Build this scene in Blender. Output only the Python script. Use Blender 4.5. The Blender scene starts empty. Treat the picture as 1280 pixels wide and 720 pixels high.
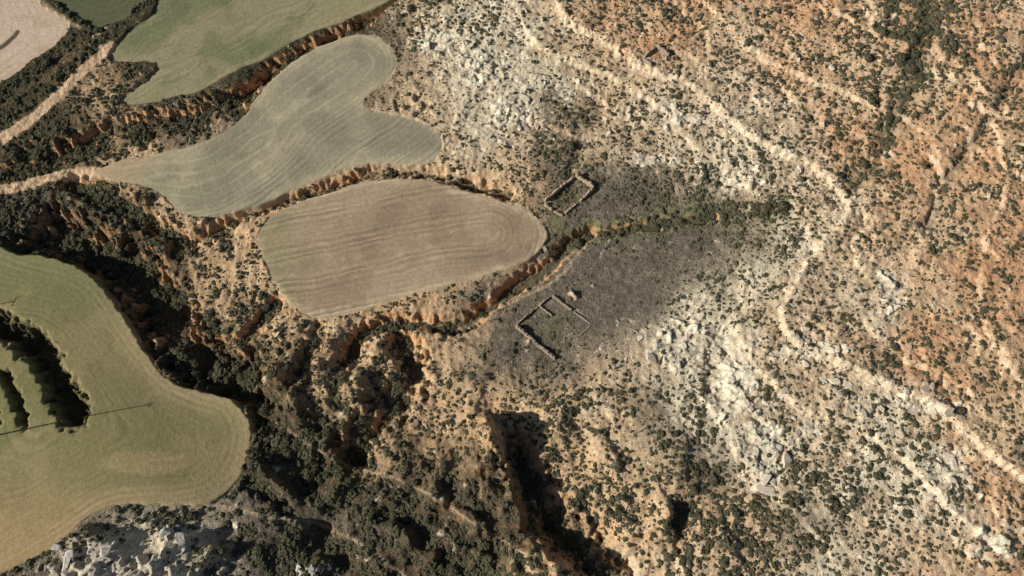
import bpy, bmesh, math, numpy as np
from mathutils import Vector
rng=np.random.default_rng(7)
# ------------------------------------------------------------------ camera model
TILT=math.radians(22); HC=200.0; TH=0.75
ct,st=math.cos(TILT),math.sin(TILT)
sc=bpy.context.scene
cam=bpy.data.cameras.new("camera"); cam.sensor_width=36; cam.lens=24; cam.clip_end=8000; cam.clip_start=1
co=bpy.data.objects.new("camera",cam); sc.collection.objects.link(co)
co.location=(0,0,HC); co.rotation_euler=(TILT,0,0); sc.camera=co
def ray(u,v):
    a=(u-640)/640*TH; b=-(v-360)/640*TH
    return a, b*ct+st, b*st-ct
def proj(x,y,z):
    dz=z-HC
    cy=y*ct+dz*st; cz=-y*st+dz*ct
    d=np.maximum(-cz,20.)
    return 640+x/d/TH*640, 360-cy/d/TH*640
# ------------------------------------------------------------------ base height plan
HB=np.array([[float(t) for t in r.split()] for r in """
4 4 5 6 6 7 8 11 14 17 20 22 25 27 30 32 34
3 4 4 5 5 6 7 9 11 13 15 18 21 24 27 30 32
1 2 3 4 4 5 6 7 8 10 12 14.5 17 20 23 26 29
0 1 2 2 3 4 5 6 6.5 7.5 9.5 11.5 13.5 15 19 22 25
0 0 -1 0 2 2.5 3 4 4.5 5.5 7 9.5 13 16 19 21 24
1 0 -2 -1 1 1 1 2 3 5 7 10 14.5 17 19 21 23
1 1 -1 -3 -3 -2 -1 0 2 4 6 8.5 11 13.5 15.5 18 21
1 1 1 -2 -4 -5 -4 -3 -2 1 4 7 9 11 13 15 17.5
1 1 1 0 -3 -5 -6 -6 -5 -2 2 5 7 9 11 13 15
3 4 4 2 -1 -4 -6 -8 -8 -5 -1 3 5 7 9 11 13""".strip().split("\n")])
def bsp(t):
    return np.stack([(1-t)**3/6,(3*t**3-6*t**2+4)/6,(-3*t**3+3*t**2+3*t+1)/6,t**3/6])
def cub(M,fx,fy):
    h,w=M.shape
    fx=np.clip(fx,0,w-1.0001); fy=np.clip(fy,0,h-1.0001)
    ix=fx.astype(int); iy=fy.astype(int); wx=bsp(fx-ix); wy=bsp(fy-iy)
    out=0
    for j in range(4):
        yy=np.clip(iy+j-1,0,h-1)
        for i in range(4):
            out=out+wy[j]*wx[i]*M[yy,np.clip(ix+i-1,0,w-1)]
    return out
def hbase(u,v): return cub(HB,np.asarray(u,float)/80,np.asarray(v,float)/80)
def uv2xy(u,v):
    u=np.asarray(u,float); v=np.asarray(v,float)
    h=hbase(u,v); a,b,c=ray(u,v); t=(h-HC)/c
    return a*t,b*t
# ------------------------------------------------------------------ noise
def mk(seed):
    r=np.random.default_rng(seed); a=r.random((256,256))*2*np.pi
    return np.cos(a).astype(np.float32),np.sin(a).astype(np.float32)
_T={}
def gn(x,y,seed):
    if seed not in _T: _T[seed]=mk(seed)
    gx,gy=_T[seed]
    xi=np.floor(x).astype(np.int64); yi=np.floor(y).astype(np.int64)
    fx=(x-xi); fy=(y-yi)
    ux=fx*fx*fx*(fx*(fx*6-15)+10); uy=fy*fy*fy*(fy*(fy*6-15)+10)
    def g(i,j):
        a=(xi+i)&255; b=(yi+j)&255
        return gx[b,a]*(fx-i)+gy[b,a]*(fy-j)
    n0=g(0,0)*(1-ux)+g(1,0)*ux; n1=g(0,1)*(1-ux)+g(1,1)*ux
    return (n0*(1-uy)+n1*uy)*1.5
def fbm(x,y,o,seed,g=0.5):
    s=0;a=1;t=0
    for k in range(o):
        s=s+a*gn(x*2**k+k*17.3,y*2**k+k*9.1,seed+k); t+=a; a*=g
    return s/t
def ridg(x,y,o,seed,g=0.5):
    s=0;a=1;t=0
    for k in range(o):
        s=s+a*(1-2*np.abs(gn(x*2**k+k*5.3,y*2**k+k*3.1,seed+k))); t+=a; a*=g
    return s/t
def blocks(x,y,seed):
    """fractured slabs: every cell is a randomly raised, randomly tilted facet; also returns closeness to a crack"""
    r=np.random.default_rng(seed); jx,jy,hh,tx,ty=r.random((5,256,256)).astype(np.float32)
    xi=np.floor(x).astype(np.int64); yi=np.floor(y).astype(np.int64)
    best=np.full(x.shape,1e9); sec=np.full(x.shape,1e9); out=np.zeros(x.shape)
    for i in (-1,0,1):
        for j in (-1,0,1):
            a=(xi+i)&255; b=(yi+j)&255
            dx=x-(xi+i+jx[b,a]); dy=y-(yi+j+jy[b,a]); d=dx*dx+dy*dy; k=d<best
            sec=np.where(k,best,np.minimum(sec,d)); best=np.where(k,d,best)
            out=np.where(k,(hh[b,a]-.5)*1.3+(tx[b,a]-.5)*dx*1.8+(ty[b,a]-.5)*dy*1.8,out)
    return out,np.sqrt(sec)-np.sqrt(best)
def ss(a,b,x):
    t=np.clip((x-a)/(b-a),0,1); return t*t*(3-2*t)
# ------------------------------------------------------------------ curves
def crom(p,closed=False,n=4):
    p=np.array(p,float); N=len(p); out=[]
    for i in range(N if closed else N-1):
        if closed: a,b,c,d=p[(i-1)%N],p[i],p[(i+1)%N],p[(i+2)%N]
        else: a,b,c,d=p[max(i-1,0)],p[i],p[i+1],p[min(i+2,N-1)]
        for k in range(n):
            t=k/n
            out.append(0.5*((2*b)+(-a+c)*t+(2*a-5*b+4*c-d)*t*t+(-a+3*b-3*c+d)*t**3))
    if not closed: out.append(p[-1])
    return np.array(out)
def pdist(U,V,pts,maxd,closed=False,side=False):
    P=np.array(pts); 
    if closed: P=np.vstack([P,P[:1]])
    D=np.full(U.shape,1e3); S=np.zeros(U.shape); T=np.zeros(U.shape)
    m=(U>P[:,0].min()-maxd)&(U<P[:,0].max()+maxd)&(V>P[:,1].min()-maxd)&(V<P[:,1].max()+maxd)
    idx=np.nonzero(m.ravel())[0]
    if len(idx)==0: return (D,S,T)
    u=U.ravel()[idx]; v=V.ravel()[idx]
    d=np.full(u.shape,1e6); s=np.zeros(u.shape); tt=np.zeros(u.shape)
    L=np.hypot(*(P[1:]-P[:-1]).T); C=np.concatenate([[0],np.cumsum(L)])
    for i in range(len(P)-1):
        ax,ay=P[i]; bx,by=P[i+1]-P[i]; l2=bx*bx+by*by+1e-9
        t=np.clip(((u-ax)*bx+(v-ay)*by)/l2,0,1)
        dx=u-ax-t*bx; dy=v-ay-t*by; dd=dx*dx+dy*dy
        k=dd<d; d[k]=dd[k]
        if side: s[k]=np.sign(bx*dy-by*dx)[k]; tt[k]=(C[i]+t*L[i])[k]
    D.ravel()[idx]=np.sqrt(d); S.ravel()[idx]=s; T.ravel()[idx]=tt
    return D,S,T
def inside(U,V,P):
    P=np.array(P); m=(U>P[:,0].min())&(U<P[:,0].max())&(V>P[:,1].min())&(V<P[:,1].max())
    R=np.zeros(U.shape,bool); idx=np.nonzero(m.ravel())[0]
    u=U.ravel()[idx]; v=V.ravel()[idx]; r=np.zeros(u.shape,bool)
    for i in range(len(P)):
        x1,y1=P[i]; x2,y2=P[(i+1)%len(P)]
        if y1==y2: continue
        c=((y1>v)!=(y2>v))&(u<(x2-x1)*(v-y1)/(y2-y1)+x1); r^=c
    R.ravel()[idx]=r; return R
def blur(A,r,it=3):
    for _ in range(it):
        for axn in (0,1):
            A=np.moveaxis(A,axn,0); P=np.concatenate([np.repeat(A[:1],r+1,0),A,np.repeat(A[-1:],r,0)]); c=np.cumsum(P,0)
            A=(c[2*r+1:]-c[:-2*r-1])/(2*r+1); A=np.moveaxis(A,0,axn)
    return A
# ------------------------------------------------------------------ plan data (plan units, about 4 units to 1 m)
FIELDS={
'olive':dict(p=[(-80,322),(30,321),(75,326),(115,345),(142,375),(165,410),(190,448),(215,476),(250,489),(285,498),(308,515),(318,540),(311,575),(295,605),(265,628),(220,631),(165,630),(120,645),(80,677),(40,700),(0,718),(-80,740)]),
'brown':dict(p=[(324,292),(345,268),(380,253),(420,240),(460,229),(510,226),(560,232),(610,248),(652,262),(677,278),(683,300),(672,318),(645,333),(600,348),(560,357),(510,370),(460,385),(425,395),(400,398),(375,390),(355,370),(340,345),(328,318)]),
'grey':dict(p=[(118,215),(150,203),(190,195),(240,184),(285,164),(308,142),(328,115),(360,85),(400,58),(440,44),(468,46),(487,60),(493,80),(487,100),(462,116),(454,128),(465,140),(500,148),(535,158),(552,175),(549,195),(530,206),(490,206),(450,207),(410,220),(370,238),(330,255),(290,268),(250,273),(225,264),(200,242),(170,230),(140,226)]),
'green':dict(p=[(138,75),(160,42),(190,18),(215,-20),(300,-90),(560,-90),(498,-8),(440,22),(400,36),(370,50),(330,72),(290,92),(262,106),(230,119),(190,128),(160,131),(152,122),(170,110),(196,92),(195,80),(168,76)]),
'dark':dict(p=[(60,-10),(90,-60),(260,-70),(185,0),(150,25),(120,38),(104,24),(80,8)]),
'pale':dict(p=[(-80,-60),(30,-60),(45,0),(80,24),(86,36),(70,55),(35,78),(0,102),(-80,130)]),
}
# (points, half width, depth)
GUL=[
([(90,228),(140,250),(185,275),(230,300)],17,4.0),
([(170,262),(205,290),(240,300),(268,285),(310,264),(370,246),(420,231),(470,213),(530,215),(580,226),(635,242)],8,3.8),
([(215,310),(250,296),(285,282)],15,3.4),
([(735,290),(712,305),(690,328),(655,348),(615,376),(572,406),(520,402),(475,406),(448,420),(430,455)],12,4.8),
([(735,292),(780,286),(840,276),(890,270)],8,2.2),
([(520,-40),(478,2),(440,34),(385,60),(335,90),(292,122),(235,140),(165,152),(105,170),(50,200),(-30,222)],10,4.2),
([(290,128),(220,150),(150,175),(90,190),(30,195)],18,3.2),
([(60,290),(120,312),(170,345),(200,385),(225,428),(262,462),(300,478)],38,9.0),
([(262,440),(310,475),(335,530)],30,5.5),
([(505,432),(515,470),(480,515),(440,560)],26,6.5),
([(640,560),(670,610),(700,665),(760,715),(830,770)],26,7.5),
([(320,600),(380,640),(430,700)],16,3.0),
([(345,380),(310,420),(268,440)],12,3.0),
([(400,410),(385,450),(365,490)],11,3.0),
([(1215,185),(1178,235),(1160,290)],9,1.4),
([(1168,-20),(1145,80),(1100,185),(1062,232)],16,1.5),
([(1290,70),(1250,130),(1218,185)],9,1.2),
([(900,420),(892,500),(878,560),(850,640),(830,700)],16,1.4),
([(-90,382),(0,408),(40,432),(70,466),(94,522)],21,5.6),
([(10,470),(26,503),(36,532)],9,3.0),
([(-12,490),(-2,530)],9,3.0),
([(730,180),(712,215)],10,1.2),
]
# (points, height, colour strength): ground is higher on the side facing the summit
LEDGE=[
([(690,-20),(705,30),(745,52),(800,88),(862,112),(905,152),(962,190),(1012,210),(1046,240),(1052,275),(1018,312),(990,350),(975,400),(992,432),(1040,455),(1100,480),(1165,512),(1222,560),(1300,620)],2.3,.75),
([(640,-20),(655,40),(690,72),(755,96),(815,130),(862,182),(915,215),(955,260),(985,292)],1.5,.3),
([(905,395),(930,440),(962,480),(1000,512),(1080,542),(1132,580),(1190,642),(1262,700)],1.6,.28),
([(860,-20),(930,60),(1002,100),(1082,132),(1150,165),(1172,220),(1160,290),(1120,340)],1.2,.1),
([(1000,-20),(1060,30),(1130,60),(1200,90),(1240,150),(1250,240),(1225,330),(1230,420),(1290,500)],.9,.0),
([(810,420),(840,470),(900,520),(930,590),(1000,650),(1060,720)],1.2,.25),
([(560,70),(600,100),(640,140),(700,165),(740,180)],1.4,.35),
]
# bluffs with a steep shaded side (points, height, fade length)
BLUFF=[
([(590,515),(625,545),(640,590),(655,640),(690,690),(740,740)],9.5,75),
([(345,455),(372,480),(384,515),(385,550)],7.0,50),
([(455,440),(452,480),(470,515),(455,560)],4.5,45),
([(250,390),(262,430),(300,455)],5.0,45),
([(545,585),(565,625),(600,665),(620,720)],5.0,45),
([(705,625),(740,680),(800,735)],7.0,50),
([(815,610),(835,660),(860,720)],3.0,40),
([(440,620),(480,655),(540,690),(560,740)],5.0,50),
([(320,560),(350,610),(420,650)],4.5,45),
([(470,560),(500,580),(520,615)],4.0,40),
([(150,238),(185,255),(180,290)],4.0,40),
([(225,285),(250,300),(245,330)],3.0,30),
([(740,520),(760,560),(750,610)],2.0,40),
([(180,655),(240,665),(290,690),(300,720)],6.0,45),
([(60,690),(110,670),(170,675)],2.5,40),
([(880,640),(910,680),(930,730)],2.0,40),
([(400,470),(425,505),(430,540)],4.5,40),
]
OUT=[(860,432,52,26,1),(912,486,30,40,1),(955,560,24,44,1),(1112,372,20,32,.75),(642,145,30,24,.95),(605,90,40,26,.9),(555,50,45,30,.7),(1130,506,62,11,.95),(1190,590,35,25,.7),(860,150,50,14,.6),(815,200,45,14,.65),(1025,440,45,10,.7),(1240,680,35,22,.6),(930,225,26,20,.6),(700,110,40,18,.55),(1010,540,26,20,.6)]
TRACK=[([(-20,185),(20,165),(50,143),(85,108),(115,80),(142,60)],6.0),([(-20,240),(20,235),(60,222),(100,216),(125,214)],6.0),]
PATHS=[([(250,628),(330,645),(400,655),(470,690),(520,730)],2.0),([(345,528),(420,575),(520,610),(600,660),(700,720)],1.4),([(820,140),(870,185),(930,230),(960,262)],1.3),
([(570,408),(620,386),(690,352),(722,318),(732,300)],1.8),([(40,-5),(75,20),(105,38),(125,46)],2.2)]
HEDGE=[([(-20,122),(30,96),(75,66),(105,45),(130,32),(200,-10)],8),([(62,-4),(85,18),(108,34)],4),([(-20,160),(60,112),(125,55)],8)]
SOIL="""12k 2t 3c 1t 14o
12k 1g 1t 3c 2t 4o 1c 2t 6o
1k 1b 2s 8k 2t 4c 2t 1c 1t 1c 9o
3b 1s 2b 1s 4k 3t 3c 1g 2t 1c 2t 1c 1t 7o
1b 2k 2s 7g 2t 2c 1t 1g 3t 2c 1t 1c 7o
3b 14s 4g 1t 2c 1t 1c 6o
2g 3b 12s 5g 1g 1t 1c 1t 1c 5o
4b 2b 10s 8g 2c 2t 4o
4k 2b 10s 7g 2c 3t 4o
4k 2b 8s 7g 3c 2t 2c 4o
6k 2b 7s 5g 4c 2t 1o 1c 4o
5k 5b 4s 4g 2t 4c 1t 2t 5o
6k 4b 1s 1b 5s 3t 1g 3c 2t 2c 4o
8k 3b 1s 1b 1s 4s 2t 1g 4c 2t 2c 3o
8k 3b 1s 4b 3s 2t 2g 2c 1t 4c 2o
8g 7b 2b 5s 3t 5c 2o
3g 4c 5g 6b 6s 2g 2t 3c 1o
2g 5c 2g 7b 3s 6t 3c 1o"""
COL={'k':(80,74,57),'b':(96,84,65),'g':(116,106,93),'s':(198,165,127),'t':(203,177,142),'c':(214,198,168),'o':(202,163,126)}
DENS="""33443333333357653555555555677756
33443333333366443455555556677666
66666633333344322345555566677666
66666666333322323655555566666566
77776666633355445755555555555555
66655555555555444566765565555555
88877655555544444433567655555555
98876555444444444333344555545555
99997665554443343333344454455555
99999776665554333333444545544455
99999876665553433333344554554555
99999987777655444454444454555555
99999998877755655555455555555555
99999999988765666666665555555545
99999999999876777766666566665544
89999999998887777777777777777654
76555777888888777876777777666654
75555666777777887776777666555554"""
def lin(c):
    c=np.array(c)/255.; return np.where(c<0.04045,c/12.92,((c+0.055)/1.055)**2.4)
soil=np.zeros((18,32,3)); st_code=np.zeros((18,32),dtype='<U1')
for j,r in enumerate(SOIL.split("\n")):
    s="".join(int(t[:-1])*t[-1] for t in r.split()); s=(s+s[-1]*32)[:32]
    for i,ch in enumerate(s): soil[j,i]=lin(COL[ch]); st_code[j,i]=ch
dens=np.array([[int(c) for c in (r+r[-1]*3)[:32]] for r in DENS.split("\n")],float)/9
# ------------------------------------------------------------------ grid
GS=0.33
def axis(a,b,s,far):
    mid=np.arange(a,b,s); g=[];d=s;x=b
    while x<far: d*=1.35; x+=d; g.append(x)
    g=np.array(g); l=a-(g-b)
    return np.concatenate([l[::-1],mid,g])
XS=axis(-205,205,GS,1500); YS=axis(-18,222,GS,1500)
X,Y=np.meshgrid(XS,YS); XC=np.clip(X,-240,240); YC=np.clip(Y,-60,260)
hz=np.zeros(X.shape)
for _ in range(6):
    U,V=proj(XC,YC,hz); hz=hbase(U,V)
U,V=proj(XC,YC,hz); B=hz
NX,NY=X,Y
w1=fbm(NX/12,NY/12,3,11); w2=fbm(NX/12,NY/12,3,21); w3=fbm(NX/3,NY/3,3,31)
wb1=fbm(NX/30,NY/30,2,13); wb2=fbm(NX/30,NY/30,2,23)
UW=U+16*w1+8*w3+26*wb1; VW=V+16*w2-8*w3+26*wb2
C3=np.stack([cub(soil[:,:,k],UW/40-.5,VW/40-.5) for k in range(3)],-1)
DN=cub(dens,UW/40-.5,VW/40-.5)
def cmask(ch): return cub((st_code==ch).astype(float),UW/40-.5,VW/40-.5)
mo=cmask('o'); mc=cmask('c'); mt=cmask('t'); mg=cmask('g'); ms=cmask('s'); mk_=cmask('k')+cmask('b')
hill=np.clip(mo+mc*(U>450)+mt,0,1)
OM=np.zeros(U.shape)
for cu,cv,su,sv,a in OUT: OM=np.maximum(OM,a*np.exp(-(((U+18*w1-cu)/su)**2+((V+18*w2-cv)/sv)**2)))
# fields
FM=np.zeros(U.shape); FD=np.zeros(U.shape); FL=np.zeros(U.shape)
LS={'olive':.5,'brown':.95,'grey':.85,'green':.6,'dark':.3,'pale':.25}
for n,(k,f) in enumerate(FIELDS.items()):
    P=crom(f['p'],True,4); f['P']=P
    wu=U+3.5*w3+3*w1; wv=V+3.5*w1-2*w3
    ins=inside(wu,wv,P); d=pdist(wu,wv,P,60,True)[0]; d=np.minimum(d,200)
    sd=np.where(ins,d,-d); f['sd']=sd
    m=ss(-2.5,1.0,sd); FM=np.maximum(FM,m)
    if k=='brown':
        bl=130-blur(pdist(U,V,crom([(190,362),(300,350),(420,328),(530,304),(612,294)],False,6),150)[0],8,2)
    elif k=='grey':
        a1=pdist(U,V,crom([(60,235),(190,226),(260,222),(330,175),(370,130),(450,80)],False,6),300)[0]
        bl=160-blur(a1,10,2)
    elif k=='green': bl=np.clip((V+0.55*U+10*w1)*0.8,0,400)-60
    else: bl=blur(np.clip(sd,-40,200),18,3)
    FD=np.where(ins,(bl+40)*0.25,FD); FL=np.where(ins,LS[k],FL)
# heights
D=np.zeros(U.shape); GM=np.zeros(U.shape)
free=1-np.clip(FM,0,1)
jit=gn(NX/1.8,NY/1.8,77)
for p,hw,dep in GUL:
    P=crom(p,False,4)
    d=pdist(U,V,P,hw*3+20)[0]
    dw=d+hw*(0.5*w3+0.5*w1)+3.0*jit
    m=1-ss(hw*0.4,hw*1.15,dw); sh=1-ss(hw*0.7,hw*2.4,dw)
    dd=dep*(0.75*m+0.25*sh)*(0.85+0.6*w2)
    D=np.minimum(D,-dd)+0.25*np.maximum(D,-dd)*(D<0)
    GM=np.maximum(GM,m*min(1,dep/4))
LM=np.zeros(U.shape)
j1=gn(NX/1.6,NY/1.6,88); j2=gn(NX/1.6,NY/1.6,89)
for n,(p,h,cs) in enumerate(LEDGE):
    P=crom(p,False,4)
    q_=0.8 if n==0 else 1
    d,s,t=pdist(U+q_*(8*w3+8*w1)+3*j1,V+q_*8*w1+3*j2,P,110,False,True)
    sd=-d*s; L=t.max()
    br=np.clip(0.7+1.6*gn(t/38.,t*0+h*7,55)+0.9*w3,0,1.3)
    if n==0: br=0.25+0.75*np.clip(br,0,1)
    e=ss(0,40,t)*(1-ss(L-40,L,t))
    D=D+h*e*(0.5+0.5*br)*ss(-3.0,3.0,sd)*np.exp(-np.maximum(sd,0)/45)*(d<110)
    wd=1.2+2.0*np.clip(w3+0.3,0,1)
    LM=np.maximum(LM,cs*br*e*np.exp(-(np.minimum(sd+1.5,0)/2.5)**2-(np.maximum(sd+1.5,0)/wd)**2)*(d<110))
LM=np.clip(LM,0,1)
for p,h,fl in BLUFF:
    P=crom(p[::-1],False,4)
    d,s,t=pdist(U+26*w1+10*w3+3*j1,V+26*w2+10*w1+3*j2,P,fl*2.6,False,True)
    sd=-d*s; L=t.max(); e=ss(0,45,t)*(1-ss(L-45,L,t))*(0.8+0.9*w2)
    D=D+free*h*e*ss(-12,8,sd)*np.exp(-(np.maximum(sd,0)/fl)**1.5)*(d<fl*2.6)
hs=B+1.8*w1+0.9*w3
per=2.7; fr=(hs/per)%1; ter=(ss(0.38,0.62,fr)-fr)*per
tn=np.clip(0.35+1.9*fbm(NX/22,NY/22,2,91),0,1)
D+=ter*0.5*np.clip(hill,0,1)*tn*free
TM=np.exp(-((fr-0.5)/0.07)**2)*tn*np.clip(hill,0,1)*ss(-0.2,0.4,w3+w1)
rd=ridg(NX/17,NY/17,4,41); rd2=ridg(NX/6,NY/6,3,61); mnd=ridg(NX/34+3,NY/34,2,141)
# drainage ribs running down the hill slope
ax_=(NX*0.75+NY*0.66); ay_=(-NX*0.66+NY*0.75)
rib=ridg(ax_/46+0.3*w1,ay_/15+0.3*w2,4,171)
bad=np.clip(ms*1.0+mk_*1.0+0.45*mg+0.2*hill,0,1)*free
calm=1-0.9*np.exp(-(((U+20*w1-735)/125)**2+((V+20*w2-360)/85)**2)**2)
bad*=calm
low=ss(380,470,V)*(1-ss(820,950,U))
D+=bad*(rd*1.3*low+rd*0.8+rd2*(0.6-0.1*low)+mnd*4.2*low)
D+=free*calm*(0.2*fbm(NX/1.5,NY/1.5,3,71)+0.24*fbm(NX/4,NY/4,2,73))*(0.6+0.9*hill+0.6*ms)+free*hill*(0.3*rd2+1.0*rib)*calm
# blocky fractured outcrops
b0,e0=blocks(NX/3.6+0.4*w3,NY/2.7+.4*w1,95); b1_,e1=blocks(NX/1.5,NY/1.5,96)
blk=b0+0.4*b1_
OMn=np.clip(ss(0.3,0.5,OM+0.6*w3+0.45*w1),0,1)
D+=free*np.clip(1.0*OMn+LM*0.4+0.12*hill,0,1.1)*0.8*blk
# fields sit on level terraces
olive=FIELDS['olive']['sd']
inisl=np.clip(GM*(olive>6)*(U<125)*(V>370),0,1)
lvl=FM*(1-inisl)
D=D*(1-lvl)+lvl*(0.05*fbm(NX/8,NY/8,2,75))
D+=1.8*ss(-3,1.5,olive)*(1-inisl*0.6)+0.8*ss(-3,1.,FIELDS['brown']['sd'])+0.6*ss(-3,1,FIELDS['grey']['sd'])
D+=inisl*(0.9*rd2+0.6*w3)
Z=B+D
kn=np.exp(-(((U-150)/110)**2+((V-725)/45)**2)); Z+=kn*3*(1+0.6*rd2)*free
knr=np.clip(ss(0.45,0.7,kn+0.5*w3+0.7*w2),0,1)*free; Z+=knr*(0.5*blur(blk,2,1)+0.9*rd2+0.8)
gx=np.gradient(Z,axis=1)/np.gradient(X,axis=1); gy=np.gradient(Z,axis=0)/np.gradient(Y,axis=0)
SL=np.hypot(gx,gy)
# ------------------------------------------------------------------ colour
orange=lin((208,160,114)); cream=lin((232,219,192)); darkg=lin((78,72,52)); rust=lin((202,152,110))
def mix(C,c,m): return C*(1-m[...,None])+np.asarray(c)*m[...,None]
n1=fbm(NX/7,NY/7,4,101); n2=fbm(NX/2.2,NY/2.2,3,111); n3=fbm(NX/25,NY/25,3,121)
C3=mix(C3,cream,np.clip(ss(0.15,0.55,n1+0.5*n2+0.15*mc)*hill*(0.3+0.25*mc)*(1-0.3*mo),0,1))
C3=mix(C3,lin((164,138,106)),np.clip(ss(0.08,0.45,-n1+0.4*n2+.2*(rib<0))*hill*0.6,0,1))
C3=mix(C3,lin((210,184,148)),np.clip(ss(0.0,0.4,-n3+0.4*n1+.15*rib)*mo*0.7,0,1))
C3=mix(C3,rust,np.clip(ss(0.0,0.35,n3+0.4*n1+0.3*n2)*(mo+.25*mt)*0.5,0,1))
C3=mix(C3,lin((218,188,148)),np.clip(ss(0.0,0.4,n1+0.6*rd*0.4)*ms*0.6,0,1))
C3=mix(C3,lin((154,136,112)),np.clip(ss(0.1,0.45,n2+0.6*n1)*mg*0.5,0,1))
C3=mix(C3,lin((88,83,70)),np.clip(ss(0.05,0.4,-n2-0.6*n1)*mg*0.55,0,1))
C3=mix(C3,lin((148,127,98)),np.clip(ss(0.2,0.55,n2+0.5*n1)*mk_*0.45,0,1))
C3=mix(C3,lin((226,206,170)),np.clip(TM*0.3+LM*0.85,0,1)*np.clip(hill+0.3,0,1)*0.9)
C3=mix(C3,cream,OMn*0.85*free)
crk=1-ss(0.04,0.16,e0); C3=mix(C3,lin((138,118,92)),np.clip(crk*0.6+0.35*(1-ss(0.03,0.15,e1)),0,1)*OMn*free)
C3*=(1+OMn*free*0.2*np.clip(blk,-1,1))[...,None]
sm=ss(0.8,1.5,SL)*free
brk=ss(-0.2,0.2,w1+0.4*w3+0.25*(V<430)-0.2*(U<600)*(V>450)-0.22*(U<300)*(V>235))
C3=mix(C3,orange,np.clip(sm*(1-hill)*brk*(0.85-0.5*(U<700)*(V>450)-0.25*(U<300)*(V>235)),0,1))
C3=mix(C3,cream,np.clip(sm*hill*0.35,0,1))
C3=mix(C3,darkg,np.clip(GM*(1-ss(0.6,1.0,SL))*0.6,0,1)*free)
ug=np.exp(-(pdist(U+16*w1,V+16*w2,crom([(1168,-20),(1145,80),(1100,185),(1062,232)]),80)[0]/22)**2)
C3=mix(C3,lin((124,106,80)),ug*0.5)
rgy=np.exp(-(pdist(U+8*w1,V+8*w2,crom([(1215,175),(1178,235),(1160,290)]),60)[0]/11)**2)
C3=mix(C3,lin((134,122,104)),rgy*0.6)
C3=mix(C3,lin((206,194,172)),knr*0.85)
C3=mix(C3,lin((72,67,50)),inisl*0.85)
rgd=pdist(U+6*w1,V+6*w3,crom([(720,300),(745,290),(780,286),(840,276),(900,268),(975,262)]),60)[0]; rg=np.exp(-(rgd/9)**2)
gr=np.exp(-(((U-692)/14)**2+((V-288)/26)**2))+np.exp(-(((U-711)/15)**2+((V-248)/12)**2))+.5*np.exp(-(((U-690)/26)**2+((V-410)/22)**2))+.8*np.exp(-((rgd-9)/7)**2)
C3=mix(C3,lin((116,118,78)),np.clip(gr,0,.75)*free*ss(-.4,.25,w3))
TRM=np.zeros(U.shape); 
for p,hw in TRACK:
    d=pdist(U+2.5*w3,V+2.5*w1,crom(p,False,4),30)[0]; TRM=np.maximum(TRM,1-ss(hw*0.7,hw*1.3,d))
C3=mix(C3,lin((212,180,144)),TRM)
PM=np.zeros(U.shape)
for p,hw in PATHS:
    d=pdist(U+3*w3,V+3*w1,crom(p,False,4),30)[0]; PM=np.maximum(PM,1-ss(hw*0.5,hw*1.8,d))
C3=mix(C3,lin((184,162,132)),PM*0.65*free)
HM=np.zeros(U.shape)
for p,hw in HEDGE:
    d=pdist(U+4*w3,V+4*w1,crom(p,False,4),40)[0]; HM=np.maximum(HM,1-ss(hw*0.6,hw*1.2,d))
HM*=(1-TRM)
C3=mix(C3,darkg,HM*0.7*free)
def fieldcol(k,inner,edge,ew):
    f=FIELDS[k]; c=np.zeros(U.shape+(3,))+lin(inner)
    return mix(c,lin(edge),np.clip(1-ss(0,ew,f['sd']+6*w3+5*w1),0,1)*0.85)
FC={'olive':((144,134,94),(178,158,120),38),'brown':((158,138,112),(194,174,142),12),'grey':((154,146,122),(178,164,134),15),
 'green':((128,127,94),(150,142,110),14),'dark':((98,100,74),(104,104,78),6),'pale':((204,182,158),(190,170,146),10)}
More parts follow.
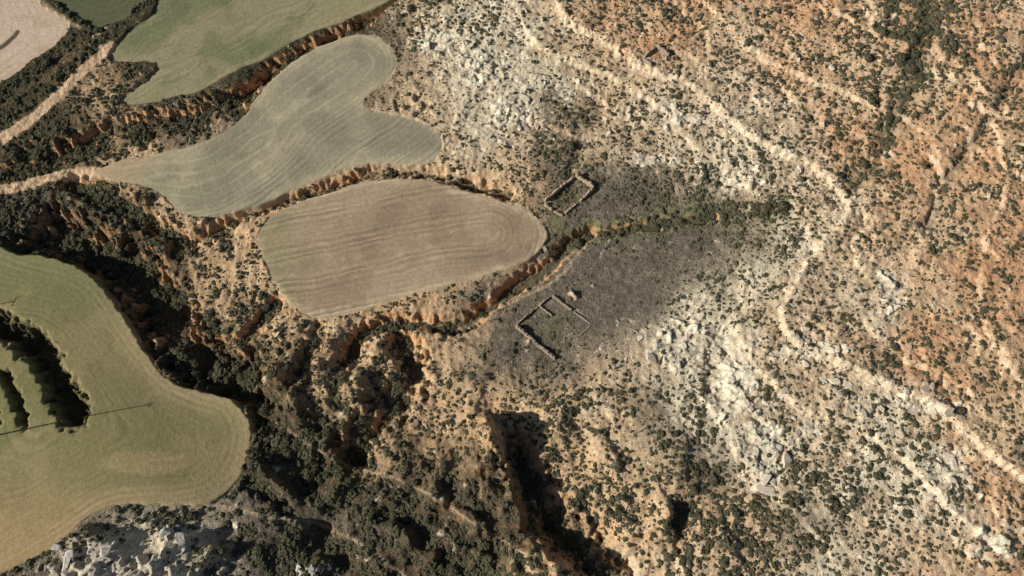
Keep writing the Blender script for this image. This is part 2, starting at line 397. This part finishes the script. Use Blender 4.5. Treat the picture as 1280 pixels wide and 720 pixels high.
for k,(a,b,w) in FC.items():
    f=FIELDS[k]; c=fieldcol(k,a,b,w)
    rim=ss(-8,-1,f['sd']+4*w3)*(f['sd']<0)
    if k in('brown','grey','olive'): C3=mix(C3,lin((186,162,130)),rim*0.6*ss(-.35,.2,w1)*(1-0.5*(k=='olive')))
    if k=='olive':
        c=mix(c,lin((178,152,112)),np.clip(ss(560,700,V+30*n3-0.25*(U-100))*0.85,0,1))
        c=mix(c,lin((130,130,90)),np.clip(ss(430,350,V+25*n3)*0.8,0,1))
        c=mix(c,lin((128,128,84)),np.clip(ss(120,40,U+40*n3)*ss(430,500,V)*ss(640,560,V)*0.6,0,1))
        c=mix(c,lin((182,158,118)),np.clip(ss(0.0,0.3,np.exp(-(((U-185)/60)**2+((V-580)/16)**2))-0.3+0.3*w1)*0.55,0,1))
        c=mix(c,lin((170,152,112)),np.clip(ss(0.0,0.35,n3+.4*n1)*0.45,0,1))
    if k=='green': c=mix(c,lin((158,146,114)),np.clip(ss(-0.1,0.25,n3+0.4*n1)*0.7,0,1)); c=mix(c,lin((106,113,82)),np.clip(ss(0.05,0.35,-n3+.4*n1)*0.55,0,1))
    if k=='grey':
        c=mix(c,lin((142,140,112)),np.clip(ss(340,180,U)*0.5,0,1)); c=mix(c,lin((186,170,138)),np.clip(ss(0.0,0.4,n3+.4*n1)*0.6,0,1)); c=mix(c,lin((130,124,104)),np.clip(ss(0.0,0.35,-n3+.4*n1)*0.55,0,1))
        c=mix(c,lin((196,168,134)),np.clip(ss(215,130,U+30*w1+0.6*(V-210)),0,1)*0.8)
    if k=='brown': c=mix(c,lin((180,158,130)),np.clip(ss(-0.05,0.35,n3+.5*n1)*0.55,0,1)); c=mix(c,lin((136,118,98)),np.clip(ss(0.0,0.3,-n3+.5*n1)*0.55,0,1)); c=mix(c,lin((142,136,100)),np.clip(ss(410,330,U+20*w1)*0.6,0,1))
    if k=='pale':
        dd=pdist(U,V,crom([(-20,66),(0,60),(15,48),(22,40)]),20)[0]; c=mix(c,lin((92,86,70)),1-ss(1.5,4,dd)); c=mix(c,lin((182,160,134)),np.clip(ss(0,.4,n1)*.6,0,1))
    m=ss(-1.5,1,f['sd'])*(1-inisl); C3=mix(C3,np.zeros(3),m)+c*m[...,None]
SCR=np.clip(0.38*DN+0.6*mg+0.6*mk_+0.1,0,1)*free*(1-TRM)*(1-.7*OMn)
FMs=np.clip(FM*(1-inisl),0,1)
spot=np.exp(-(((U+30*w1-735)/105)**2+((V+30*w2-360)/72)**2)**2)
DNs=np.clip((DN+0.35*GM+0.7*HM+0.6*rg+0.18*ug),0,1.1)*(1-np.clip(FMs*1.2,0,1))*(1-np.clip(1.6*TRM,0,1))*(1-0.8*PM)*(1-0.7*LM)*(1-0.65*OMn)*(1-0.45*spot*(1-rg))*(1-.8*knr)
DNs*=1-0.6*ss(0.9,1.6,SL); DNs=DNs*(1-inisl)*(olive<-2)+0.42*inisl*ss(.3,.8,GM)
# ------------------------------------------------------------------ node helpers
def newmat(name):
    m=bpy.data.materials.new(name); m.use_nodes=True; nt=m.node_tree
    return m,nt,nt.nodes['Principled BSDF']
def N(nt,t,**k):
    n=nt.nodes.new(t)
    for a,b in k.items(): setattr(n,a,b)
    return n
def mth(nt,op,a,b=None,c=None,clamp=False):
    n=nt.nodes.new('ShaderNodeMath'); n.operation=op; n.use_clamp=clamp
    for i,x in enumerate((a,b,c)):
        if x is None: continue
        if isinstance(x,(int,float)): n.inputs[i].default_value=x
        else: nt.links.new(x,n.inputs[i])
    return n.outputs[0]
def noise(nt,vec,scale,det=4,rough=0.55,dim='3D'):
    n=nt.nodes.new('ShaderNodeTexNoise'); n.noise_dimensions=dim
    n.inputs['Scale'].default_value=scale; n.inputs['Detail'].default_value=det; n.inputs['Roughness'].default_value=rough
    if dim=='1D': nt.links.new(vec,n.inputs['W'])
    else: nt.links.new(vec,n.inputs['Vector'])
    return n.outputs['Fac']
def mrange(nt,x,a,b,c,d):
    n=nt.nodes.new('ShaderNodeMapRange'); nt.links.new(x,n.inputs[0])
    for i,q in enumerate((a,b,c,d)): n.inputs[i+1].default_value=q
    return n.outputs[0]
def vscale(nt,col,f):
    n=nt.nodes.new('ShaderNodeVectorMath'); n.operation='SCALE'; nt.links.new(col,n.inputs[0]); nt.links.new(f,n.inputs['Scale']); return n.outputs[0]
def mixc(nt,f,a,b):
    n=nt.nodes.new('ShaderNodeMix'); n.data_type='RGBA'
    nt.links.new(f,n.inputs[0])
    for s,x in ((n.inputs[6],a),(n.inputs[7],b)):
        if isinstance(x,tuple): s.default_value=x
        else: nt.links.new(x,s)
    return n.outputs[2]
mt_,nt,bs=newmat("earth")
pos=N(nt,'ShaderNodeNewGeometry').outputs['Position']
at=N(nt,'ShaderNodeAttribute',attribute_name='col'); ax=N(nt,'ShaderNodeAttribute',attribute_name='aux')
sep=N(nt,'ShaderNodeSeparateColor'); nt.links.new(ax.outputs['Color'],sep.inputs[0])
scr,fm,fd=sep.outputs[0],sep.outputs[1],sep.outputs[2]; fl=ax.outputs['Alpha']
fdm=mth(nt,'MULTIPLY',fd,100.0)
nA=noise(nt,pos,0.8,4,0.6); nB=noise(nt,pos,3.2,3,0.65)
f1=mrange(nt,nA,0.3,0.7,0.72,1.24); f2=mrange(nt,nB,0.3,0.7,0.76,1.22)
ff=mth(nt,'MULTIPLY',f1,f2)
soft=mth(nt,'MULTIPLY',mrange(nt,nA,0.3,0.7,0.84,1.12),mrange(nt,nB,0.3,0.7,0.88,1.12))
grainy=N(nt,'ShaderNodeMix'); nt.links.new(fm,grainy.inputs[0]); nt.links.new(ff,grainy.inputs[2]); nt.links.new(soft,grainy.inputs[3])
wob=mth(nt,'MULTIPLY',noise(nt,pos,0.05,3),4.0)
w=mth(nt,'ADD',fdm,wob)
s1=mth(nt,'SINE',mth(nt,'MULTIPLY',w,3.8)); b1=noise(nt,w,0.9,4,0.75,'1D')
lines=mth(nt,'ADD',mth(nt,'MULTIPLY',s1,0.085),mrange(nt,b1,0.3,0.7,-0.22,0.24))
patch=mrange(nt,noise(nt,pos,0.09,5),0.38,0.62,0.35,1.2)
lines=mth(nt,'MULTIPLY',mth(nt,'MULTIPLY',lines,fl),patch)
tot=mth(nt,'MULTIPLY',grainy.outputs[0],mth(nt,'ADD',lines,1.0))
col=vscale(nt,at.outputs['Color'],tot)
vo=N(nt,'ShaderNodeTexVoronoi'); vo.inputs['Scale'].default_value=1.3; nt.links.new(pos,vo.inputs['Vector'])
dots=mth(nt,'SUBTRACT',mth(nt,'ADD',mth(nt,'MULTIPLY',scr,0.36),mrange(nt,nA,0.3,0.7,-0.18,0.14)),vo.outputs['Distance'])
dots=mrange(nt,dots,-0.04,0.08,0.0,0.65)
col=mixc(nt,dots,col,(0.085,0.077,0.052,1))
nt.links.new(col,bs.inputs['Base Color']); bs.inputs['Roughness'].default_value=1.0; bs.inputs['Specular IOR Level'].default_value=0.0
bh=mth(nt,'ADD',mth(nt,'MULTIPLY',mth(nt,'ADD',nA,mth(nt,'MULTIPLY',nB,0.5)),mrange(nt,fm,0,1,1.0,0.22)),mth(nt,'MULTIPLY',dots,0.5))
bh=mth(nt,'ADD',bh,mth(nt,'MULTIPLY',mth(nt,'MULTIPLY',b1,fl),0.16))
bp=N(nt,'ShaderNodeBump'); bp.inputs['Strength'].default_value=1.0; bp.inputs['Distance'].default_value=0.55
nt.links.new(bh,bp.inputs['Height']); nt.links.new(bp.outputs[0],bs.inputs['Normal'])
EARTH=mt_
# ------------------------------------------------------------------ terrain meshes
ny,nx=X.shape
q=np.arange((ny-1)*(nx-1)).reshape(ny-1,nx-1); ii=(q//(nx-1))*nx+(q%(nx-1))
quads=np.stack([ii,ii+1,ii+nx+1,ii+nx],-1).reshape(-1,4)
Pall=np.stack([X,Y,Z],-1).reshape(-1,3).astype(np.float32)
C3=C3*(1+0.06*free[...,None])
COLA=np.concatenate([np.clip(C3,0.004,0.85),np.ones(X.shape+(1,))],-1).reshape(-1,4).astype(np.float32)
AUX=np.stack([SCR,FMs,np.clip(FD/100,0,1),FMs*FL],-1).reshape(-1,4).astype(np.float32)
def mesh_np(name,P,F,mat,smooth=True,attrs=None):
    me=bpy.data.meshes.new(name); k=F.shape[1]
    me.vertices.add(len(P)); me.vertices.foreach_set('co',np.ascontiguousarray(P,dtype=np.float32).ravel())
    me.loops.add(F.size); me.loops.foreach_set('vertex_index',F.astype(np.int32).ravel())
    me.polygons.add(len(F)); me.polygons.foreach_set('loop_start',np.arange(0,F.size,k,dtype=np.int32))
    me.polygons.foreach_set('use_smooth',np.full(len(F),smooth))
    for n,a in (attrs or {}).items():
        at=me.attributes.new(n,'FLOAT_COLOR','POINT'); at.data.foreach_set('color',np.ascontiguousarray(a,dtype=np.float32).ravel())
    me.materials.append(mat); me.update(calc_edges=True)
    return me
def addobj(name,me,**k):
    o=bpy.data.objects.new(name,me); sc.collection.objects.link(o)
    for a,b in k.items(): o[a]=b
    return o
reg=np.zeros(X.shape,int)
for n,k in enumerate(FIELDS): reg[(FIELDS[k]['sd']>0)&(inisl<0.5)]=n+1
reg[(TRM>0.5)&(reg==0)]=20
rf=reg[:-1,:-1].ravel()
names={0:("terrain","dry eroded hillside with gullies, pale rock ledges and scrub","hillside"),
1:("field","olive green sown field with curved tractor lines","field"),2:("field","brown ploughed field with long curved furrows, rounded outline","field"),
3:("field","grey green harrowed field curving between two gullies","field"),4:("field","green field edged by a scarp","field"),5:("field","small dark green field beside a hedge","field"),6:("field","pale bare field bordered by a dark hedge","field"),20:("dirt_track","pale tan dirt track between the fields","track")}
for r,(nm,lab,cat) in names.items():
    F=quads[rf==r]
    if len(F)==0: continue
    ids,inv=np.unique(F,return_inverse=True)
    me=mesh_np(nm,Pall[ids],inv.reshape(F.shape),EARTH,True,{'col':COLA[ids],'aux':AUX[ids]})
    addobj(nm,me,kind="structure",label=lab,category=cat)
# ------------------------------------------------------------------ lookup
def samp(A,x,y):
    fx=np.interp(x,XS,np.arange(len(XS))); fy=np.interp(y,YS,np.arange(len(YS)))
    ix=np.clip(fx.astype(int),0,nx-2); iy=np.clip(fy.astype(int),0,ny-2); a=fx-ix; b=fy-iy
    return A[iy,ix]*(1-a)*(1-b)+A[iy,ix+1]*a*(1-b)+A[iy+1,ix]*(1-a)*b+A[iy+1,ix+1]*a*b
def P3(u,v):
    x,y=uv2xy(u,v); return float(x),float(y),float(samp(Z,np.array([x]),np.array([y]))[0])
def shrubmat(name,c1,c2,c3):
    m,nt,bs=newmat(name); pos=N(nt,'ShaderNodeNewGeometry').outputs['Position']
    a=noise(nt,pos,0.35,3); b=noise(nt,pos,2.6,2)
    c=mixc(nt,mrange(nt,a,0.4,0.62,0,1),c1,c2); c=mixc(nt,mrange(nt,b,0.45,0.7,0,0.8),c,c3)
    nt.links.new(c,bs.inputs['Base Color']); bs.inputs['Roughness'].default_value=0.9; bs.inputs['Specular IOR Level'].default_value=0.0
    return m
SH=shrubmat("shrub_foliage",(0.066,0.068,0.036,1),(0.106,0.096,0.060,1),(0.145,0.132,0.082,1))
def rockmat(name,c1,c2):
    m,nt,bs=newmat(name); pos=N(nt,'ShaderNodeNewGeometry').outputs['Position']
    a=noise(nt,pos,0.9,5); b=noise(nt,pos,5,4)
    c=mixc(nt,mrange(nt,a,0.35,0.65,0,1),c1,c2); c=vscale(nt,c,mrange(nt,b,0.3,0.7,0.75,1.15))
    nt.links.new(c,bs.inputs['Base Color']); bs.inputs['Roughness'].default_value=0.95
    bp=N(nt,'ShaderNodeBump'); bp.inputs['Distance'].default_value=0.12; nt.links.new(b,bp.inputs['Height']); nt.links.new(bp.outputs[0],bs.inputs['Normal'])
    return m
RC=rockmat("limestone_rock",(0.72,0.62,0.48,1),(0.56,0.47,0.35,1))
RO=rockmat("sandstone_rock",(0.58,0.43,0.30,1),(0.46,0.35,0.25,1))
RG=rockmat("grey_rock",(0.62,0.57,0.48,1),(0.50,0.45,0.38,1))
def ico(sub):
    bm=bmesh.new(); bmesh.ops.create_icosphere(bm,subdivisions=sub,radius=1)
    P=np.array([v.co[:] for v in bm.verts]); F=np.array([[v.index for v in f.verts] for f in bm.faces]); bm.free(); return P,F
def shrub_lo():
    P,F=ico(2)
    P=P.copy(); r=1+rng.uniform(-.5,.35,len(P)); P*=r[:,None]; P[:,0]*=rng.uniform(.8,1.25); P[:,2]=P[:,2]*0.6+0.22
    k=[f for f in F if P[f,2].mean()>0.08]; return P,np.array(k)
def shrub_hi(n=170):
    P,F=ico(2); P=P*0.66*(1+rng.uniform(-.3,.3,len(P)))[:,None]; P[:,2]=P[:,2]*0.7+0.3
    k=np.array([f for f in F if P[f,2].mean()>0.0])
    Vs=[P]; Fs=[k]; o=len(P)
    lob=rng.normal(0,1,(5,3)); lob/=np.linalg.norm(lob,axis=1)[:,None]
    for _ in range(n):
        d=rng.normal(0,1,3); d[2]=abs(d[2]); d/=np.linalg.norm(d)
        r=rng.uniform(0.62,1.05)*(0.72+0.45*max(0,(lob@d).max())**3)
        c=d*r; c[2]=c[2]*0.75+0.15
        t=rng.normal(0,1,3); a=np.cross(d,t); a/=np.linalg.norm(a); b=np.cross(d,a)+d*rng.uniform(-.8,.8)
        s=rng.uniform(0.09,0.19)
        Vs.append(np.array([c-a*s,c+b*s*1.3,c+a*s])); Fs.append(np.array([[o,o+1,o+2]])); o+=3
    return np.vstack(Vs),np.vstack(Fs)
def rock_t(sub=3):
    P,F=ico(sub); P=P.copy()
    for _ in range(9):
        n=rng.normal(0,1,3); n/=np.linalg.norm(n); d=rng.uniform(.35,.75)
        k=P@n>d; P[k]-=((P[k]@n)-d)[:,None]*n
    k=P[:,2]>0.4; P[k,2]=0.4+0.1*P[k,0]
    P*=np.array([1.1,rng.uniform(.6,.95),rng.uniform(.6,.9)]); P+=rng.normal(0,.012,P.shape)
    return P,F
def batch(name,templ,x,y,z,s,mat,**k):
    n=len(x); ti=rng.integers(0,len(templ),n); rot=rng.uniform(0,2*np.pi,n)
    asp=rng.uniform(0.75,1.3,n)
    Vs=[];Fs=[];o=0
    for t,(P,F) in enumerate(templ):
        i=np.nonzero(ti==t)[0]
        if len(i)==0: continue
        c=np.cos(rot[i])[:,None]; sn=np.sin(rot[i])[:,None]; px=P[None,:,0]*asp[i][:,None]; py=P[None,:,1]/asp[i][:,None]
        Q=np.stack([(c*px-sn*py)*s[i][:,None]+x[i][:,None],(sn*px+c*py)*s[i][:,None]+y[i][:,None],P[None,:,2]*s[i][:,None]+z[i][:,None]],-1)
        FF=F[None]+(np.arange(len(i))*len(P))[:,None,None]+o
        Vs.append(Q.reshape(-1,3)); Fs.append(FF.reshape(-1,3)); o+=len(i)*len(P)
    me=mesh_np(name,np.vstack(Vs),np.vstack(Fs),mat,False)
    return addobj(name,me,kind="stuff",**k)
# ------------------------------------------------------------------ scatter shrubs
def inview(x,y,mg=60):
    z=samp(Z,x,y); u,v=proj(x,y,z); return (u>-mg)&(u<1280+mg)&(v>-mg)&(v<720+mg),u,v,z
nc=240000
x=rng.uniform(-200,200,nc); y=rng.uniform(-16,220,nc)
ok,u,v,z=inview(x,y,50)
dn=samp(DNs,x,y); hl_=samp(hill,x,y); cl=fbm(x/7,y/7,3,201); cb=fbm(x/24,y/24,2,211); thr=np.clip(dn,0,1)**1.25*0.62*np.clip(1+(2.2*cl+1.2*cb)*(1-.4*hl_),0.1,2.2)
ok&=rng.random(nc)<thr
x,y,z,u,v,dn,cl=[a[ok] for a in (x,y,z,u,v,dn,cl)]
s=np.exp(rng.normal(0,0.45,len(x)))*(0.215+0.35*np.clip(dn,0,1)**2.3)*(1+0.5*np.clip(cl,-.4,.6))
s=np.clip(s,0.14,1.9); z=z-0.1*s
print("shrubs",len(x))
inf=(u>5)&(u<1275)&(v>5)&(v<715)
dist=np.sqrt(x**2+y**2+(z-HC)**2); rank=np.where(inf,s/dist,0); order=np.argsort(-rank); top=order[:300]; rest=np.ones(len(x),bool); rest[top]=False
big=rest&(s>0.85); sml=rest&~big
lo=[shrub_lo() for _ in range(10)]; hi=[shrub_hi(60) for _ in range(6)]; vh=[shrub_hi(240) for _ in range(6)]
batch("scrub",lo,x[sml],y[sml],z[sml],s[sml],SH,label="low dark olive scrub scattered over the dry slopes",category="scrub")
batch("bushes",hi,x[big],y[big],z[big],s[big],SH,label="dense dark green bushes filling the gullies",category="bushes")
vm=[mesh_np("shrub",P,F,SH,False) for P,F in vh]
dnz=samp(GM,x,y)
for i in top:
    o=bpy.data.objects.new("shrub",vm[rng.integers(0,6)]); sc.collection.objects.link(o)
    o.location=(x[i],y[i],z[i]); o.rotation_euler=(0,0,rng.uniform(0,6.28)); o.scale=(s[i]*rng.uniform(.9,1.25),s[i]*rng.uniform(.8,1.1),s[i]*rng.uniform(.8,1.1))
    o["label"]="rounded dark green bush growing in a gully" if dnz[i]>0.4 else "rounded dark olive bush on dry open slope"
    o["category"]="shrub"; o["group"]="large shrubs of the ravines and slopes"
# ------------------------------------------------------------------ scatter rocks
CL=[(600,95,40,26,26,1.5),(648,145,22,20,24,2.1),(590,50,30,20,16,1.3),(955,560,24,45,28,1.7),(965,600,14,12,12,2.5),(1130,500,50,12,30,2.1),(1175,520,22,10,12,2.3),(130,700,60,18,14,3.2),(225,668,30,10,6,2.6),(960,500,26,26,20,1.6),(820,75,22,14,24,1.1),(850,440,45,26,24,1.6),
(1040,490,20,10,14,1.7),(985,330,16,30,20,1.1),(800,190,35,20,30,1.1),(700,110,45,25,36,1.0),(890,140,60,20,50,1.1),(400,712,30,8,10,1.8),(1180,620,40,30,40,1.2),(1000,430,16,12,16,1.8),(570,222,8,5,4,1.6),(1185,575,14,6,8,1.9),(1050,80,90,40,30,1.0),(1120,250,60,60,30,1.0)]
ru=[];rv=[];rs=[]
for cu,cv,su,sv,n,sz in CL:
    ru.append(rng.normal(cu,su*.7,n)); rv.append(rng.normal(cv,sv*.7,n)); rs.append(sz*0.55*np.exp(rng.normal(0,.42,n)))
for p,h,cs in LEDGE:
    P=crom(p,False,12); n=int(len(P)*2.6*cs); i=rng.integers(0,len(P),n)
    ru.append(P[i,0]+rng.normal(-3,6.0,n)); rv.append(P[i,1]+rng.normal(3,6.0,n)); rs.append((0.18+0.12*h)*np.exp(rng.normal(0,.5,n)))
ru=np.concatenate(ru); rv=np.concatenate(rv); rs=np.concatenate(rs)
ru=np.append(ru,[752,569,746]); rv=np.append(rv,[434,222,440]); rs=np.append(rs,[1.4,1.4,.8])
x,y=uv2xy(ru,rv)
nc=70000; x2=rng.uniform(-200,200,nc); y2=rng.uniform(-16,220,nc); hl=samp(hill*free*(0.35+0.5*np.clip(TM+mc,0,1)),x2,y2)+0.12*samp(ms*free,x2,y2)+.05*samp(mg*free,x2,y2)
cl=fbm(x2/9,y2/9,2,301); k=rng.random(nc)<np.clip(hl*0.35*(1+2.2*cl),0,1)
x=np.concatenate([x,x2[k]]); y=np.concatenate([y,y2[k]]); s=np.concatenate([rs,0.18*np.exp(rng.normal(0,.55,k.sum()))])
s=np.clip(s,0.1,2.6)
ok,u,v,z=inview(x,y,60); fr_=samp(FMs+TRM,x,y)<0.2; ok&=fr_
ok&=~((u>640)&(u<745)&(v>355)&(v<430)&(s>0.35))
x,y,z,u,v,s=[a[ok] for a in (x,y,z,u,v,s)]; z=z+0.08*s
print("rocks",len(x))
inf=(u>5)&(u<1275)&(v>5)&(v<715); dist=np.sqrt(x**2+y**2+(z-HC)**2)
order=np.argsort(-np.where(inf,s/dist,0)); top=order[:300]; rest=np.ones(len(x),bool); rest[top]=False
rt=[rock_t(2) for _ in range(10)]
oz=samp(mo+0.6*ms,x,y); isO=(oz+rng.uniform(-.4,.4,len(x)))>0.6
batch("loose_stones",rt,x[rest&~isO],y[rest&~isO],z[rest&~isO],s[rest&~isO],RC,label="loose pale limestone rubble along ledges and slopes",category="stones")
batch("reddish_stones",rt,x[rest&isO],y[rest&isO],z[rest&isO],s[rest&isO],RO,label="loose orange tan stones on the red hillside",category="stones")
rh=[rock_t(3) for _ in range(6)]
bm_={m:[mesh_np("boulder",P,F,mm,False) for P,F in rh] for m,mm in (('c',RC),('o',RO),('g',RG))}
for i in top:
    t='g' if (u[i]<480 and v[i]>600) else ('o' if isO[i] else 'c')
    o=bpy.data.objects.new("boulder",bm_[t][rng.integers(0,6)]); sc.collection.objects.link(o)
    o.location=(x[i],y[i],z[i]); o.rotation_euler=(rng.uniform(-.25,.25),rng.uniform(-.25,.25),rng.uniform(0,6.28)); o.scale=(s[i]*rng.uniform(.9,1.4),s[i],s[i]*rng.uniform(.6,.9))
    o["label"]={'g':"grey white boulder on the rocky knoll",'o':"orange tan sandstone boulder on reddish slope",'c':"pale cream limestone boulder on a dry slope"}[t]
    o["category"]="boulder"; o["group"]="boulders fallen from the rock ledges"
# ------------------------------------------------------------------ ruins
def wallmat(name,c1,c2):
    m,nt,bs=newmat(name); pos=N(nt,'ShaderNodeNewGeometry').outputs['Position']
    vo=N(nt,'ShaderNodeTexVoronoi'); vo.inputs['Scale'].default_value=3.0; nt.links.new(pos,vo.inputs['Vector'])
    sp=N(nt,'ShaderNodeSeparateColor'); nt.links.new(vo.outputs['Color'],sp.inputs[0])
    c=mixc(nt,sp.outputs[0],c1,c2); c=vscale(nt,c,mrange(nt,vo.outputs['Distance'],0.1,0.5,1.1,0.65))
    nt.links.new(c,bs.inputs['Base Color']); bs.inputs['Roughness'].default_value=0.95
    bp=N(nt,'ShaderNodeBump'); bp.invert=True; bp.inputs['Distance'].default_value=0.15; nt.links.new(vo.outputs['Distance'],bp.inputs['Height']); nt.links.new(bp.outputs[0],bs.inputs['Normal'])
    return m
WA=wallmat("earth_stone_wall",(0.62,0.46,0.31,1),(0.48,0.36,0.25,1)); WB=wallmat("dry_stone_wall",(0.54,0.42,0.30,1),(0.40,0.31,0.22,1))
def wall(parent,p0,p1,h,th,mat,rag=0.28):
    a=np.array(P3(*p0)); b=np.array(P3(*p1)); L=np.linalg.norm((b-a)[:2]); n=max(3,int(L/0.4)); d=(b-a)[:2]/L; nr=np.array([-d[1],d[0]])
    bm=bmesh.new(); rows=[]; ph=rng.uniform(0,99)
    for i in range(n+1):
        t=i/n; p=a[:2]+(b-a)[:2]*t; g=float(samp(Z,np.array([p[0]]),np.array([p[1]]))[0])
        hh=h*(1+rag*(1.3*math.sin(ph+t*L*0.7)*math.sin(ph*2+t*L*0.31)+rng.uniform(-.5,.5)))
        if i in(0,n): hh*=0.8
        w=th/2*rng.uniform(.9,1.12); off=rng.uniform(-.05,.05); r=[]
        for sx,zz,kk in ((-1,-0.6,1.1),(-1,hh*0.55,1.0),(-1,hh,0.85),(1,hh*rng.uniform(.88,1),.85),(1,hh*0.55,1.0),(1,-0.6,1.1)):
            pp=p+nr*(sx*w*kk+off); r.append(bm.verts.new((pp[0],pp[1],g+zz)))
        rows.append(r)
    for r0,r1 in zip(rows[:-1],rows[1:]):
        for k in range(5): bm.faces.new((r0[k],r0[k+1],r1[k+1],r1[k]))
    bm.faces.new(rows[0][::-1]); bm.faces.new(rows[-1])
    bmesh.ops.recalc_face_normals(bm,faces=bm.faces)
    me=bpy.data.meshes.new("wall"); bm.to_mesh(me); bm.free(); me.materials.append(mat)
    o=bpy.data.objects.new("wall",me); sc.collection.objects.link(o); o.parent=parent; o.matrix_parent_inverse=parent.matrix_world.inverted()
    return o
def ruin(name,c,label,cat,walls,mat):
    e=bpy.data.objects.new(name,None); sc.collection.objects.link(e); e.location=P3(*c); e.empty_display_size=1
    bpy.context.view_layer.update()
    e["label"]=label; e["category"]=cat
    for w in walls: wall(e,*w,mat)
ruin("ruined_farmhouse",(711,245),"roofless ruined farmhouse with earth and stone walls","ruin",[
 ((681,253),(699,238),1.6,.7),((700,237),(718,222),1.7,.7),((719,221),(742,236),2.2,.7),((741,238),(725,252),1.4,.7),((720,256),(706,268),.9,.6),((681,256),(690,264),1.6,.7),((692,266),(703,270),1.0,.6)],WA)
ruin("ruined_corral",(690,410),"roofless ruined corral with low dry stone walls","ruin",[
 ((689,370),(668,387),.8,.45),((667,388),(645,407),.9,.45),((645,409),(669,429),1.5,.7),((669,430),(694,449),1.4,.7),((690,370),(714,388),1.0,.6),
 ((674,383),(690,395),.7,.35),((717,390),(738,405),.4,.4),((738,407),(724,420),.3,.4)],WB)
ruin("ruined_hut",(818,74),"small ruined stone hut on a rocky ledge","ruin",[
 ((803,80),(818,66),1.5,.7),((819,66),(834,76),1.7,.7),((802,82),(812,92),1.2,.7)],WB)
# ------------------------------------------------------------------ power poles
mm,nt,bs=newmat("weathered_concrete"); pos=N(nt,'ShaderNodeNewGeometry').outputs['Position']
nt.links.new(mixc(nt,noise(nt,pos,2,3),(0.3,0.29,0.27,1),(0.42,0.4,0.37,1)),bs.inputs['Base Color'])
def cyl(bm,p,q,r0,r1,n=8):
    from mathutils import Matrix
    p=Vector(p);q=Vector(q);d=q-p; M=Matrix.Translation((p+q)/2)@d.to_track_quat('Z','Y').to_matrix().to_4x4()
    bmesh.ops.create_cone(bm,cap_ends=True,segments=n,radius1=r0,radius2=r1,depth=d.length,matrix=M)
def pole(u,v,h,W):
    e=bpy.data.objects.new("power_pole",None); sc.collection.objects.link(e); e.location=P3(u,v)
    e["label"]="tall tapered concrete power pole standing in field"; e["category"]="power pole"; e["group"]="power poles across the field"
    def part(nm,fn):
        bm=bmesh.new(); fn(bm); me=bpy.data.meshes.new(nm); bm.to_mesh(me); bm.free(); me.materials.append(mm)
        o=bpy.data.objects.new(nm,me); sc.collection.objects.link(o); o.parent=e
    part("mast",lambda b:cyl(b,(0,0,-1),(0,0,h),.26,.12,12))
    part("crossarm",lambda b:(cyl(b,(-.25*W,-W,h-.3),(.25*W,W,h-.3),.07,.07),cyl(b,(0,0,h-1.2),(.2*W,.8*W,h-.35),.04,.04)))
    for k in(-1,0.98): part("insulator",lambda b:(cyl(b,(.24*W*k,.96*W*k,h-.22),(.24*W*k,.96*W*k,h+.15),.1,.07)))
pole(-28,552,24,.6); pole(-42,392,14,1.5)
# ------------------------------------------------------------------ light
EL=math.radians(28); AZ=math.radians(13)
d=Vector((math.cos(EL)*math.cos(AZ),math.cos(EL)*math.sin(AZ),-math.sin(EL)))
sl=bpy.data.lights.new("sun",'SUN'); sl.energy=5.0; sl.angle=math.radians(.5); sl.color=(1,.965,.90)
so=bpy.data.objects.new("sun",sl); sc.collection.objects.link(so); so.rotation_euler=d.to_track_quat('-Z','Y').to_euler(); so.location=(-100,0,200)
w=bpy.data.worlds.new("World"); sc.world=w; w.use_nodes=True; nt=w.node_tree
sky=nt.nodes.new('ShaderNodeTexSky'); sky.sky_type='NISHITA'; sky.sun_disc=False; sky.sun_elevation=EL
sky.sun_rotation=math.atan2(-d.x,-d.y)
nt.links.new(sky.outputs[0],nt.nodes['Background'].inputs[0]); nt.nodes['Background'].inputs[1].default_value=0.05
sc.view_settings.view_transform='Standard'; sc.view_settings.look='None'; sc.view_settings.exposure=0
